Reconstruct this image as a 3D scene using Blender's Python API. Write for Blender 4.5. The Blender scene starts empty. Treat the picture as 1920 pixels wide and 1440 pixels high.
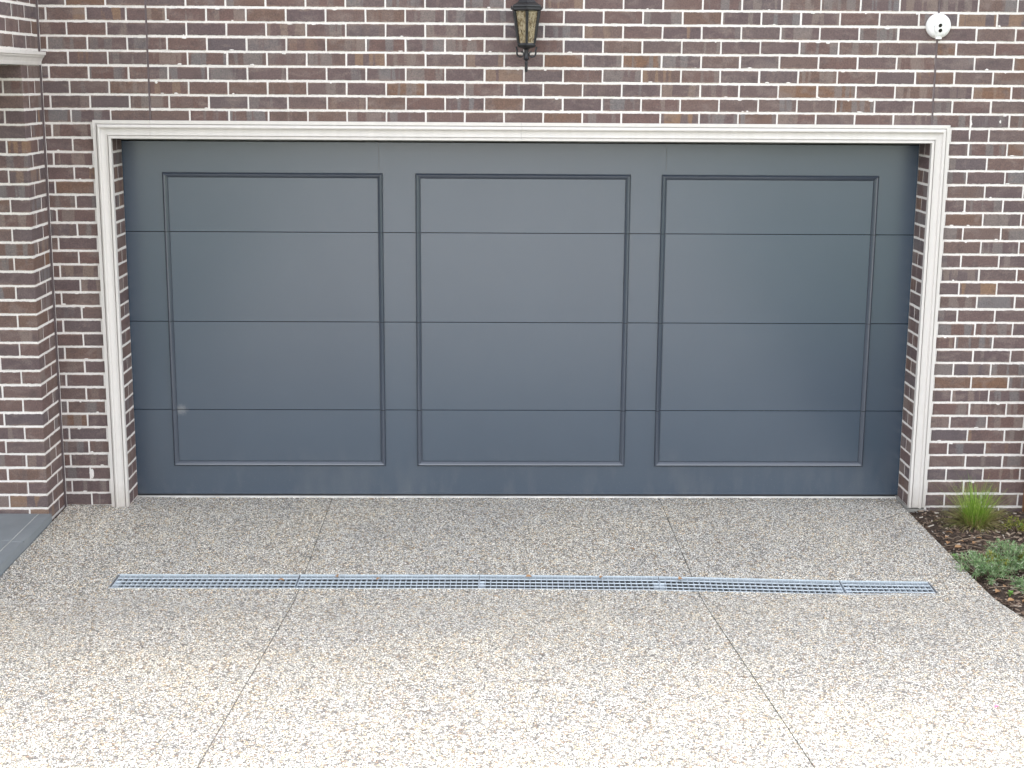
import bpy, math, random
from mathutils import Vector, Matrix, noise

scene = bpy.context.scene
COL = scene.collection
rnd = random.Random(7)

# ------------------------------------------------------------------ camera
cam_d = bpy.data.cameras.new('camera')
cam = bpy.data.objects.new('camera', cam_d)
COL.objects.link(cam)
scene.camera = cam
cam_d.sensor_width = 36.0
cam_d.lens = 2738.74 / 1920 * 36.0
cam_d.clip_start = 0.05
cam_d.clip_end = 3000
R_ = Vector((0.99981125, -0.01829415, 0.00654133))
U_ = Vector((-0.00267842, 0.20368573, 0.97903266))
F_ = Vector((0.01924295, 0.97886539, -0.20359829))
cam.matrix_world = Matrix(((R_.x, U_.x, -F_.x, 2.62107),
                           (R_.y, U_.y, -F_.y, -9.03203),
                           (R_.z, U_.z, -F_.z, 2.68420),
                           (0, 0, 0, 1)))

# ------------------------------------------------------------------ light
SUN_EL, SUN_AZ = math.radians(34), math.radians(35)     # azimuth from +Y, clockwise
world = bpy.data.worlds.new('World')
scene.world = world
world.use_nodes = True
wn, wl = world.node_tree.nodes, world.node_tree.links
wn.clear()
sky = wn.new('ShaderNodeTexSky'); sky.sky_type = 'NISHITA'; sky.sun_disc = False
sky.sun_elevation = SUN_EL; sky.sun_rotation = SUN_AZ
sky.air_density = 1.0; sky.dust_density = 3.0; sky.ozone_density = 1.0
hs = wn.new('ShaderNodeHueSaturation'); hs.inputs['Saturation'].default_value = 0.20
bg = wn.new('ShaderNodeBackground'); bg.inputs['Strength'].default_value = 0.15
wo = wn.new('ShaderNodeOutputWorld')
wl.new(sky.outputs[0], hs.inputs['Color']); wl.new(hs.outputs[0], bg.inputs[0]); wl.new(bg.outputs[0], wo.inputs[0])

sd = bpy.data.lights.new('sun', 'SUN'); sd.energy = 0.5; sd.angle = math.radians(40); sd.color = (1.0, 0.96, 0.9)
so = bpy.data.objects.new('sun', sd); COL.objects.link(so)
sdir = Vector((math.sin(SUN_AZ) * math.cos(SUN_EL), math.cos(SUN_AZ) * math.cos(SUN_EL), math.sin(SUN_EL)))
so.rotation_euler = sdir.to_track_quat('Z', 'Y').to_euler()
so.location = sdir * 30

scene.view_settings.view_transform = 'Standard'
scene.view_settings.look = 'None'
scene.view_settings.exposure = 2.62
scene.view_settings.gamma = 1.0
scene.view_settings.use_curve_mapping = False

# ------------------------------------------------------------------ helpers
class MB:
    def __init__(s): s.v = []; s.f = []
    def vert(s, p): s.v.append(tuple(p)); return len(s.v) - 1
    def face(s, pts): s.f.append([s.vert(p) for p in pts])
    def box(s, x0, x1, y0, y1, z0, z1):
        i = len(s.v)
        s.v += [(x0,y0,z0),(x1,y0,z0),(x1,y1,z0),(x0,y1,z0),(x0,y0,z1),(x1,y0,z1),(x1,y1,z1),(x0,y1,z1)]
        for q in ((3,2,1,0),(4,5,6,7),(0,1,5,4),(1,2,6,5),(2,3,7,6),(3,0,4,7)): s.f.append([i+k for k in q])
        return s
    def sweep(s, prof, path, caps=True):
        """prof: list of (a,b) closed; path: list of (origin, A, B) frames"""
        n = len(prof); i0 = len(s.v)
        for o, A, B in path:
            for a, b in prof: s.v.append(tuple(Vector(o) + Vector(A) * a + Vector(B) * b))
        for k in range(len(path) - 1):
            for j in range(n):
                a = i0 + k*n + j; b = i0 + k*n + (j+1) % n
                s.f.append([a, b, b + n, a + n])
        if caps:
            s.f.append([i0 + j for j in range(n)][::-1])
            s.f.append([i0 + (len(path)-1)*n + j for j in range(n)])
        return s
    def tube(s, pts, rad, n=6, caps=True):
        pts = [Vector(p) for p in pts]
        if not isinstance(rad, (list, tuple)): rad = [rad] * len(pts)
        fr = []
        prev = None
        for k, p in enumerate(pts):
            t = (pts[min(k+1, len(pts)-1)] - pts[max(k-1, 0)]).normalized()
            if prev is None:
                a = t.orthogonal().normalized()
            else:
                a = (prev - t * prev.dot(t)).normalized()
            prev = a; b = t.cross(a)
            fr.append((p, a, b, rad[k]))
        i0 = len(s.v)
        for p, a, b, r in fr:
            for j in range(n):
                an = 2*math.pi*j/n
                s.v.append(tuple(p + a*(r*math.cos(an)) + b*(r*math.sin(an))))
        for k in range(len(pts)-1):
            for j in range(n):
                a = i0+k*n+j; b = i0+k*n+(j+1)%n
                s.f.append([a, b, b+n, a+n])
        if caps:
            s.f.append([i0+j for j in range(n)][::-1]); s.f.append([i0+(len(pts)-1)*n+j for j in range(n)])
        return s
    def lathe(s, prof, n=24, c=(0,0,0), axis='Z', ph=0.0):
        """prof: (r, h) list"""
        i0 = len(s.v); c = Vector(c)
        for r, h in prof:
            for j in range(n):
                an = ph + 2*math.pi*j/n
                if axis == 'Z': p = c + Vector((r*math.cos(an), r*math.sin(an), h))
                else: p = c + Vector((r*math.cos(an), -h, r*math.sin(an)))      # axis -Y
                s.v.append(tuple(p))
        for k in range(len(prof)-1):
            for j in range(n):
                a = i0+k*n+j; b = i0+k*n+(j+1)%n
                s.f.append([a, b, b+n, a+n])
        s.f.append([i0+j for j in range(n)][::-1]); s.f.append([i0+(len(prof)-1)*n+j for j in range(n)])
        return s
    def mesh(s, name, mat, smooth=False):
        me = bpy.data.meshes.new(name)
        me.from_pydata(s.v, [], s.f); me.update()
        if mat: me.materials.append(mat)
        if smooth: me.polygons.foreach_set('use_smooth', [True] * len(me.polygons))
        return me
    def build(s, name, mat, parent=None, smooth=False, **kw):
        o = bpy.data.objects.new(name, s.mesh(name, mat, smooth)); COL.objects.link(o)
        if parent: o.parent = parent
        for k, v in kw.items(): o[k] = v
        return o

def tag(o, label=None, cat=None, group=None, kind=None):
    if label: o['label'] = label
    if cat: o['category'] = cat
    if group: o['group'] = group
    if kind: o['kind'] = kind
    return o
def thing(name, label, cat, loc=(0,0,0), group=None, rotz=0):
    o = bpy.data.objects.new(name, None); COL.objects.link(o); o.location = loc; o.rotation_euler = (0,0,rotz)
    o.empty_display_size = 0.1
    return tag(o, label, cat, group, 'thing')
def copy_tree(o, parent=None):
    kids = [c for c in COL.objects if c.parent == o]
    c = o.copy(); COL.objects.link(c)
    if parent: c.parent = parent
    for k in kids: copy_tree(k, c)
    return c
def autosmooth(o, deg=35):
    me = o.data
    me.polygons.foreach_set('use_smooth', [True]*len(me.polygons))
    me.set_sharp_from_angle(angle=math.radians(deg))
    return o

# ------------------------------------------------------------------ node helpers
class NT:
    def __init__(s, name):
        s.m = bpy.data.materials.new(name); s.m.use_nodes = True
        s.n = s.m.node_tree.nodes; s.l = s.m.node_tree.links
        s.b = s.n['Principled BSDF']
    def new(s, t, **kw):
        n = s.n.new(t)
        for k, v in kw.items(): setattr(n, k, v)
        return n
    def put(s, inp, v):
        if hasattr(v, 'is_output'): s.l.new(v, inp)
        else: inp.default_value = v
    def math(s, op, a, b=0.0, c=None, clamp=False):
        n = s.new('ShaderNodeMath', operation=op, use_clamp=clamp); s.put(n.inputs[0], a); s.put(n.inputs[1], b)
        if c is not None: s.put(n.inputs[2], c)
        return n.outputs[0]
    def vmath(s, op, a, b=(0,0,0)):
        n = s.new('ShaderNodeVectorMath', operation=op); s.put(n.inputs[0], a); s.put(n.inputs[1], b); return n.outputs[0]
    def mix(s, f, a, b, mode='MIX'):
        n = s.new('ShaderNodeMix', data_type='RGBA', blend_type=mode)
        s.put(n.inputs[0], f)
        s.put(n.inputs[6], a if hasattr(a,'is_output') else (*a, 1)); s.put(n.inputs[7], b if hasattr(b,'is_output') else (*b, 1))
        return n.outputs[2]
    def noise(s, vec, scale, detail=3, rough=0.55, dist=0.0, out=0):
        n = s.new('ShaderNodeTexNoise'); 
        if vec is not None: s.l.new(vec, n.inputs['Vector'])
        n.inputs['Scale'].default_value = scale; n.inputs['Detail'].default_value = detail
        n.inputs['Roughness'].default_value = rough; n.inputs['Distortion'].default_value = dist
        return n.outputs[out]
    def ramp(s, f, stops, interp='LINEAR'):
        n = s.new('ShaderNodeValToRGB'); cr = n.color_ramp; cr.interpolation = interp
        while len(cr.elements) < len(stops): cr.elements.new(0.5)
        for e, (p, c) in zip(cr.elements, stops):
            e.position = p; e.color = (*c, 1) if len(c) == 3 else c
        s.put(n.inputs[0], f); return n.outputs[0]
    def remap(s, v, a, b, c=0.0, d=1.0):
        n = s.new('ShaderNodeMapRange'); s.put(n.inputs[0], v)
        for i, x in enumerate((a, b, c, d)): n.inputs[i+1].default_value = x
        return n.outputs[0]
    def bump(s, h, strength=0.3, dist=0.01):
        n = s.new('ShaderNodeBump'); s.put(n.inputs['Height'], h)
        n.inputs['Strength'].default_value = strength; n.inputs['Distance'].default_value = dist
        s.l.new(n.outputs[0], s.b.inputs['Normal']); return n
    def coord(s, k='Object'):
        return s.new('ShaderNodeTexCoord').outputs[k]
    def col(s, v): s.put(s.b.inputs['Base Color'], v if hasattr(v,'is_output') else (*v, 1))
    def set(s, **kw):
        for k, v in kw.items(): s.put(s.b.inputs[k.replace('_', ' ')], v)
        return s

def simple(name, c, rough=0.6, metal=0.0, var=0.12, scale=6, bump=0.0, bscale=60, bdist=0.002):
    t = NT(name); co = t.coord('Object')
    n = t.noise(co, scale, 4)
    f = t.remap(n, 0.3, 0.7)
    t.col(t.mix(f, tuple(x*(1-var) for x in c), tuple(min(1, x*(1+var)) for x in c)))
    t.set(Roughness=rough, Metallic=metal)
    if bump: t.bump(t.noise(co, bscale, 3), bump, bdist)
    return t.m

# ---- brick
def brick_material():
    t = NT('fired_brick')
    oi = t.new('ShaderNodeObjectInfo'); r = oi.outputs['Random']
    co = t.coord('Object'); gen = t.coord('Generated')
    offs = t.new('ShaderNodeCombineXYZ')
    t.l.new(t.math('MULTIPLY', r, 731.0), offs.inputs[0]); t.l.new(t.math('MULTIPLY', r, 377.0), offs.inputs[1]); t.l.new(t.math('MULTIPLY', r, 913.0), offs.inputs[2])
    p = t.vmath('ADD', co, offs.outputs[0])
    wn1 = t.new('ShaderNodeTexWhiteNoise', noise_dimensions='1D'); t.l.new(t.math('MULTIPLY', r, 57.3), wn1.inputs['W'])
    wn2 = t.new('ShaderNodeTexWhiteNoise', noise_dimensions='1D'); t.l.new(t.math('MULTIPLY', r, 191.7), wn2.inputs['W'])
    base = t.ramp(r, [(0.0, (0.101,0.072,0.073)), (0.25, (0.120,0.083,0.080)), (0.45, (0.125,0.077,0.068)),
                      (0.62, (0.130,0.089,0.079)), (0.80, (0.101,0.080,0.085)), (0.96, (0.132,0.083,0.066)), (1.0, (0.156,0.089,0.058))])
    # kiln flash : vertical bands and soft ovals
    mp = t.new('ShaderNodeMapping'); t.l.new(p, mp.inputs[0]); mp.inputs['Scale'].default_value = (15, 15, 1.2)
    band = t.noise(mp.outputs[0], 1.0, 2.0, 0.45, 0.25)
    edge_n = t.noise(p, 70, 3)
    bandf = t.remap(t.math('ADD', band, t.math('MULTIPLY', t.math('SUBTRACT', edge_n, 0.5), 0.05)), 0.515, 0.56)
    on = t.remap(wn1.outputs['Value'], 0.30, 0.65)
    flashc = t.ramp(wn2.outputs['Value'], [(0.0,(0.195,0.148,0.128)), (0.35,(0.160,0.142,0.136)), (0.60,(0.150,0.143,0.146)), (0.80,(0.190,0.140,0.115)), (1.0,(0.23,0.135,0.075))])
    c = t.mix(t.math('MULTIPLY', t.math('MULTIPLY', bandf, on), 0.72), base, flashc)
    # soft cloudy oval patches
    oval = t.noise(t.vmath('MULTIPLY', p, (9, 9, 16)), 1.0, 2, 0.5, 0.6)
    c = t.mix(t.math('MULTIPLY', t.remap(oval, 0.52, 0.72), 0.55), c, (0.190,0.148,0.134))
    dk = t.noise(t.vmath('MULTIPLY', p, (11, 11, 14)), 1.0, 3, 0.6)
    c = t.mix(t.math('MULTIPLY', t.remap(dk, 0.55, 0.75), 0.45), c, (0.055,0.042,0.045))
    # grain
    g = t.noise(p, 130, 4, 0.7)
    c = t.mix(1.0, c, t.ramp(g, [(0.28,(0.68,0.68,0.70)), (0.5,(1,1,1)), (0.74,(1.36,1.32,1.27))]), 'MULTIPLY')
    pit = t.noise(p, 95, 2, 0.5)
    c = t.mix(t.math('MULTIPLY', t.remap(pit, 0.27, 0.20), 0.8), c, (0.03,0.024,0.024))
    # mortar dragged over the arrises
    sx = t.new('ShaderNodeSeparateXYZ'); t.l.new(gen, sx.inputs[0])
    ez = t.math('MULTIPLY', t.math('MINIMUM', sx.outputs[2], t.math('SUBTRACT', 1.0, sx.outputs[2])), 0.075)
    nn = t.noise(t.vmath('MULTIPLY', p, (34, 34, 90)), 1.0, 3, 0.65)
    e = t.math('SUBTRACT', t.math('MULTIPLY', nn, 0.0125), ez)
    c = t.mix(t.math('MULTIPLY', t.remap(e, 0.0026, 0.0042), 0.85), c, (0.60,0.57,0.53))
    # warm lime bloom along the bottom arris
    e2 = t.math('SUBTRACT', t.math('MULTIPLY', t.noise(t.vmath('MULTIPLY', p, (17, 17, 40)), 1.0, 3, 0.6), 0.03), t.math('MULTIPLY', sx.outputs[2], 0.075))
    c = t.mix(t.math('MULTIPLY', t.remap(e2, 0.004, 0.014), 0.32), c, (0.30,0.205,0.16))
    t.col(c); t.set(Roughness=0.72)
    t.b.inputs['Specular IOR Level'].default_value = 0.35
    h = t.math('ADD', t.math('MULTIPLY', g, 0.35), t.noise(p, 45, 3))
    t.bump(h, 0.55, 0.0022)
    return t.m
M_brick = brick_material()

def mortar_material():
    t = NT('mortar'); co = t.coord('Object')
    n = t.noise(co, 3.0, 4); g = t.noise(co, 240, 3)
    c = t.mix(t.remap(n, 0.3, 0.7), (0.64,0.605,0.572), (0.75,0.715,0.685))
    c = t.mix(1.0, c, t.ramp(g, [(0.3,(0.82,0.82,0.82)), (0.6,(1.05,1.05,1.05))]), 'MULTIPLY')
    t.col(c); t.set(Roughness=0.9); t.bump(t.math('ADD', g, t.noise(co, 60, 3)), 0.5, 0.0025)
    return t.m
M_mortar = mortar_material()

def aggregate_material():
    t = NT('exposed_aggregate'); co = t.coord('Object')
    warp = t.new('ShaderNodeTexNoise'); t.l.new(co, warp.inputs['Vector']); warp.inputs['Scale'].default_value = 55; warp.inputs['Detail'].default_value = 2
    p = t.vmath('ADD', co, t.vmath('MULTIPLY', t.vmath('SUBTRACT', warp.outputs['Color'], (0.5,0.5,0.5)), (0.016,0.016,0.016)))
    p = t.vmath('MULTIPLY', p, (1.0, 0.66, 1.0))
    def vor(scale, feat, src=p):
        v = t.new('ShaderNodeTexVoronoi', feature=feat); t.l.new(src, v.inputs['Vector']); v.inputs['Scale'].default_value = scale
        v.inputs['Randomness'].default_value = 1.0
        return v
    S = 108
    v1 = vor(S, 'F1'); ve = vor(S, 'DISTANCE_TO_EDGE')
    sep = t.new('ShaderNodeSeparateColor'); t.l.new(v1.outputs['Color'], sep.inputs[0])
    stone = t.ramp(sep.outputs[0], [(0.0,(0.78,0.765,0.74)), (0.30,(0.66,0.64,0.61)), (0.46,(0.74,0.64,0.49)), (0.56,(0.58,0.43,0.27)),
                                   (0.64,(0.34,0.335,0.34)), (0.74,(0.48,0.47,0.46)), (0.81,(0.10,0.098,0.105)), (0.89,(0.24,0.145,0.09)), (0.94,(0.84,0.83,0.80))], 'CONSTANT')
    stone = t.mix(t.math('MULTIPLY', sep.outputs[1], 0.25), stone, (0.68,0.65,0.60))
    gap = t.remap(ve.outputs['Distance'], 0.07, 0.17)
    matrix = t.mix(t.noise(co, 30, 3), (0.030,0.029,0.028), (0.10,0.092,0.083))
    c = t.mix(gap, matrix, stone)
    # second, finer grit
    v2 = vor(190, 'F1', co)
    sep2 = t.new('ShaderNodeSeparateColor'); t.l.new(v2.outputs['Color'], sep2.inputs[0])
    c = t.mix(t.math('MULTIPLY', t.remap(sep2.outputs[0], 0.6, 0.9), 0.25), c, (0.60,0.57,0.53))
    # broad tone drift: weathering, wheel tracks, grey damp patches
    big = t.noise(co, 0.9, 4, 0.6); med = t.noise(co, 5.5, 4, 0.6)
    c = t.mix(1.0, c, (1.03,1.02,0.985), 'MULTIPLY')
    c = t.mix(1.0, c, t.ramp(big, [(0.30,(0.90,0.905,0.92)), (0.5,(1.0,1.0,1.0)), (0.7,(1.08,1.055,1.01))]), 'MULTIPLY')
    c = t.mix(1.0, c, t.ramp(med, [(0.28,(1.07,1.07,1.07)), (0.5,(1.16,1.155,1.14)), (0.72,(1.24,1.215,1.16))]), 'MULTIPLY')
    sp = t.remap(t.noise(co, 7.0, 2, 0.5), 0.27, 0.22)
    c = t.mix(t.math('MULTIPLY', sp, 0.45), c, (0.10,0.085,0.07))
    t.col(c); t.set(Roughness=0.62)
    h = t.math('MULTIPLY', t.math('POWER', gap, 0.6), 1.0)
    t.bump(h, 0.6, 0.003)
    return t.m
M_agg = aggregate_material()

def door_material():
    t = NT('garage_door_paint'); co = t.coord('Object')
    n = t.noise(co, 0.8, 3)
    c = t.mix(t.remap(n, 0.3, 0.7), (0.036,0.055,0.082), (0.041,0.062,0.090))
    # fine dust speckle low on the door
    sx = t.new('ShaderNodeSeparateXYZ'); t.l.new(co, sx.inputs[0])
    low = t.remap(sx.outputs[2], 0.35, 0.0)
    sp = t.remap(t.noise(co, 160, 2), 0.66, 0.74)
    c = t.mix(t.math('MULTIPLY', t.math('MULTIPLY', sp, low), 0.4), c, (0.30,0.29,0.27))
    dust = t.remap(t.noise(t.vmath('MULTIPLY', co, (6, 6, 2)), 1.0, 4), 0.5, 0.8)
    c = t.mix(t.math('MULTIPLY', t.math('MULTIPLY', dust, low), 0.16), c, (0.25,0.235,0.21))
    # chalky scuff at the corner of the left panel moulding
    d = t.vmath('SUBTRACT', co, (0.655, 0.25, 0.578))
    dn = t.new('ShaderNodeVectorMath', operation='LENGTH'); t.l.new(t.vmath('MULTIPLY', d, (1.0, 0.2, 1.3)), dn.inputs[0])
    s = t.math('SUBTRACT', t.math('ADD', 0.015, t.math('MULTIPLY', t.noise(co, 60, 4, 0.7), 0.06)), dn.outputs['Value'])
    c = t.mix(t.math('MULTIPLY', t.remap(s, -0.01, 0.05), 0.30), c, (0.42,0.40,0.37))
    t.col(c); t.set(Roughness=0.27); t.b.inputs['Specular IOR Level'].default_value = 1.0; t.b.inputs['Coat Weight'].default_value = 0.35; t.b.inputs['Coat Roughness'].default_value = 0.22
    t.bump(t.math('ADD', t.noise(co, 420, 2), t.math('MULTIPLY', t.noise(co, 2.2, 2), 3.0)), 0.12, 0.0012)
    return t.m
M_door = door_material()

def moulding_material():
    t = NT('panel_moulding_paint'); co = t.coord('Object')
    t.col(t.mix(t.remap(t.noise(co, 2, 3), 0.3, 0.7), (0.040,0.051,0.072), (0.046,0.058,0.080)))
    t.set(Roughness=0.22); t.b.inputs['Specular IOR Level'].default_value = 1.0
    return t.m
M_mould = moulding_material()

def trim_material():
    t = NT('painted_trim'); co = t.coord('Object')
    st = t.noise(t.vmath('MULTIPLY', co, (26, 26, 1.2)), 1.0, 4, 0.6)
    c = t.mix(t.remap(st, 0.35, 0.7), (0.575,0.545,0.515), (0.615,0.583,0.553))
    c = t.mix(t.math('MULTIPLY', t.remap(t.noise(co, 7, 4), 0.58, 0.8), 0.16), c, (0.50,0.47,0.42))
    sx = t.new('ShaderNodeSeparateXYZ'); t.l.new(co, sx.inputs[0])
    low = t.remap(t.math('ADD', sx.outputs[2], t.math('MULTIPLY', t.noise(co, 14, 4), 0.25)), 0.30, 0.12)
    c = t.mix(t.math('MULTIPLY', low, 0.35), c, (0.30,0.255,0.20))
    t.col(c); t.set(Roughness=0.55); t.bump(t.noise(co, 150, 3), 0.10, 0.0008)
    return t.m
M_trim = trim_material()

def galv_material():
    t = NT('galvanised_steel'); co = t.coord('Object')
    v = t.new('ShaderNodeTexVoronoi'); t.l.new(co, v.inputs['Vector']); v.inputs['Scale'].default_value = 70
    sp = t.new('ShaderNodeSeparateColor'); t.l.new(v.outputs['Color'], sp.inputs[0])
    c = t.mix(sp.outputs[0], (0.50,0.56,0.62), (0.66,0.71,0.76))
    c = t.mix(t.math('MULTIPLY', t.remap(t.noise(co, 12, 4), 0.5, 0.75), 0.5), c, (0.42,0.42,0.42))
    t.col(c); t.set(Metallic=0.55, Roughness=0.48)
    return t.m
M_galv = galv_material()

M_gbright = simple('galvanised_edge', (0.58,0.64,0.68), 0.45, 0.45, var=0.12, scale=20)
M_seal = simple('joint_sealant', (0.11,0.084,0.086), 0.75, var=0.15, scale=12, bump=0.3, bscale=50)
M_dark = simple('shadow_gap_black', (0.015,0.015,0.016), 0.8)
M_rubber = simple('black_rubber', (0.02,0.02,0.022), 0.6)
M_steel = simple('lintel_steel', (0.20,0.20,0.20), 0.5, 0.3, var=0.3, scale=15)
M_seam = simple('panel_seam', (0.035,0.04,0.046), 0.5)
M_cement = simple('cement_strip', (0.68,0.66,0.62), 0.85, var=0.18, scale=8, bump=0.4)
M_conc = simple('bare_concrete', (0.26,0.25,0.23), 0.9, var=0.25, scale=9, bump=0.5, bscale=50)
M_render = simple('grey_render', (0.42,0.40,0.37), 0.85, var=0.1, scale=3, bump=0.3)
M_iron = simple('black_cast_metal', (0.022,0.022,0.024), 0.38, 0.4, var=0.3, scale=25, bump=0.3, bscale=120)
M_white = simple('white_plastic', (0.80,0.80,0.79), 0.35, var=0.03)
M_lens = simple('dark_lens', (0.012,0.010,0.010), 0.12)
M_soil = None
def soil_material():
    t = NT('garden_soil'); co = t.coord('Object')
    c = t.ramp(t.noise(co, 35, 5, 0.7), [(0.3,(0.018,0.012,0.009)), (0.5,(0.05,0.032,0.022)), (0.7,(0.11,0.075,0.05))])
    t.col(c); t.set(Roughness=0.95); t.bump(t.noise(co, 80, 5, 0.7), 1.0, 0.01)
    return t.m
M_soil = soil_material()

def island_material(name, stops, rough=0.8, transl=0.0, spec=0.3, sat_noise=0):
    t = NT(name)
    g = t.new('ShaderNodeNewGeometry')
    c = t.ramp(g.outputs['Random Per Island'], stops)
    n = t.noise(t.coord('Object'), 90, 3)
    c = t.mix(1.0, c, t.ramp(n, [(0.3,(0.78,0.78,0.78)), (0.7,(1.2,1.2,1.2))]), 'MULTIPLY')
    t.col(c); t.set(Roughness=rough); t.b.inputs['Specular IOR Level'].default_value = spec
    if transl:
        tr = t.new('ShaderNodeBsdfTranslucent'); t.l.new(c, tr.inputs[0])
        mx = t.new('ShaderNodeMixShader'); mx.inputs[0].default_value = transl
        out = t.n['Material Output']
        t.l.new(t.b.outputs[0], mx.inputs[1]); t.l.new(tr.outputs[0], mx.inputs[2]); t.l.new(mx.outputs[0], out.inputs[0])
    return t.m
M_mulch = island_material('bark_mulch', [(0,(0.035,0.023,0.018)), (0.35,(0.078,0.050,0.036)), (0.6,(0.14,0.094,0.066)), (0.8,(0.21,0.15,0.11)), (0.93,(0.32,0.25,0.19)), (1,(0.55,0.50,0.44))])
M_grass = island_material('tussock_green', [(0,(0.10,0.21,0.022)), (0.35,(0.19,0.34,0.04)), (0.7,(0.31,0.46,0.07)), (1,(0.48,0.54,0.16))], 0.5, 0.3)
M_straw = island_material('dry_straw', [(0,(0.24,0.18,0.06)), (0.35,(0.36,0.30,0.12)), (0.6,(0.46,0.40,0.20)), (0.8,(0.28,0.32,0.08)), (1,(0.20,0.28,0.06))], 0.7, 0.15)
M_sage = island_material('grey_green_leaves', [(0,(0.10,0.19,0.08)), (0.35,(0.20,0.33,0.14)), (0.7,(0.31,0.43,0.21)), (0.92,(0.42,0.49,0.31)), (1,(0.55,0.59,0.48))], 0.6, 0.25)
M_olive = island_material('yellow_green_leaves', [(0,(0.12,0.16,0.03)), (0.5,(0.22,0.25,0.05)), (1,(0.38,0.34,0.07))], 0.6, 0.25)
M_bright = island_material('bright_green_leaves', [(0,(0.09,0.22,0.03)), (0.5,(0.15,0.32,0.06)), (1,(0.24,0.42,0.10))], 0.5, 0.3)
M_twig = island_material('dry_twigs', [(0,(0.12,0.08,0.05)), (0.5,(0.26,0.19,0.13)), (1,(0.45,0.38,0.30))], 0.8)
M_dleaf = island_material('dead_leaf', [(0,(0.22,0.11,0.05)), (0.5,(0.36,0.20,0.10)), (1,(0.52,0.36,0.20))], 0.6, 0.15)
M_petal = simple('pink_petal', (0.75,0.12,0.28), 0.5)

def glass_material():
    t = NT('amber_seeded_glass'); co = t.coord('Object')
    m = t.vmath('MULTIPLY', co, (60, 60, 26))
    n = t.noise(m, 1.0, 3, 0.6, 1.2)
    c = t.ramp(n, [(0.30,(0.10,0.07,0.035)), (0.43,(0.26,0.19,0.10)), (0.56,(0.58,0.50,0.34)), (0.68,(0.24,0.17,0.09))])
    t.col(c); t.set(Roughness=0.18)
    t.b.inputs['Transmission Weight'].default_value = 0.45
    t.b.inputs['IOR'].default_value = 1.45
    t.bump(n, 0.9, 0.006)
    return t.m
M_glass = glass_material()
def wood_material():
    t = NT('stained_timber'); co = t.coord('Object')
    n = t.noise(t.vmath('MULTIPLY', co, (60, 60, 3)), 1.0, 4, 0.6, 0.4)
    t.col(t.ramp(n, [(0.3,(0.10,0.042,0.018)), (0.55,(0.20,0.095,0.045)), (0.75,(0.29,0.15,0.08))])); t.set(Roughness=0.7)
    t.bump(n, 0.3, 0.002); return t.m
M_wood = wood_material()
def tile_material():
    t = NT('slate_grey_tile'); co = t.coord('Object')
    n = t.noise(co, 4, 5, 0.6)
    c = t.mix(t.remap(n, 0.3, 0.7), (0.155,0.175,0.19), (0.21,0.23,0.245))
    t.col(c); t.set(Roughness=0.42); t.bump(t.noise(co, 40, 4), 0.12, 0.002); return t.m
M_tile = tile_material()
def lawn_material():
    t = NT('lawn_and_verge'); co = t.coord('Object')
    c = t.ramp(t.noise(co, 3, 6, 0.7), [(0.3,(0.035,0.06,0.02)), (0.5,(0.06,0.09,0.03)), (0.7,(0.11,0.12,0.05))])
    t.col(c); t.set(Roughness=0.95); t.bump(t.noise(co, 60, 5), 0.8, 0.03); return t.m
M_lawn = lawn_material()

# ------------------------------------------------------------------ dimensions
P = 0.238193            # brick pitch along the wall
CH = 0.086              # course height
XL, XR = 1.5*P, 22.5*P  # brick opening
XC = -0.054             # inner corner with the porch pier
def zrow(r): return (36 - r)*CH + CH/2 + 0.004
def zdrive(y):
    if y > -1.60: return 0.0
    t = -1.60 - y
    if y < -12: t = 10.4
    return 0.132*(t - 0.12*(1 - math.exp(-t/0.12)))
FAR = [(-1,-1.318),(0.609,-1.318),(1.611,-1.322),(2.597,-1.326),(3.588,-1.352),(4.575,-1.420),(5.05,-1.440),(9,-1.44)]
def yfar(x):
    for (a, ya), (b, yb) in zip(FAR, FAR[1:]):
        if x <= b: return ya + (yb-ya)*(x-a)/(b-a)
    return -1.44
DW = 0.222

# ------------------------------------------------------------------ bricks
def brick_mesh(L, seed, H=0.0750, D=0.109):
    r = random.Random(seed*97 + int(L*1e4))
    m = MB(); bev = 0.0032
    nx = 4 if L > 0.15 else (2 if L > 0.06 else 1)
    ring = []
    for k in range(nx+1): ring.append((-L/2 + L*k/nx, -H/2))
    for k in range(nx+1): ring.append((L/2 - L*k/nx, H/2))
    j = lambda a: r.uniform(-a, a)
    N = len(ring)
    outer = []
    for (x, z) in ring:
        cx = 1 if abs(abs(x) - L/2) < 1e-6 else 0
        outer.append((x + j(0.0011), z + j(0.0013)))
    inner = []
    for i, (x, z) in enumerate(outer):
        sx = -bev*(1 if x > 0 else -1) if abs(abs(ring[i][0]) - L/2) < 1e-6 else 0
        sz = -bev*(1 if z > 0 else -1)
        inner.append((x + sx + j(0.0006), z + sz + j(0.0006)))
    a = [m.vert((x, j(0.0004), z)) for x, z in inner]
    b = [m.vert((x, bev*0.9, z)) for x, z in outer]
    c = [m.vert((ring[i][0], D, ring[i][1])) for i in range(N)]
    m.f.append(a)
    for i in range(N):
        k = (i+1) % N
        m.f.append([a[k], a[i], b[i], b[k]]); m.f.append([b[k], b[i], c[i], c[k]])
    return m
_bm = {}
def get_brick(L, v):
    key = (round(L, 3), v)
    if key not in _bm: _bm[key] = brick_mesh(round(L, 3), v).mesh('brick', M_brick)
    return _bm[key]
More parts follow.
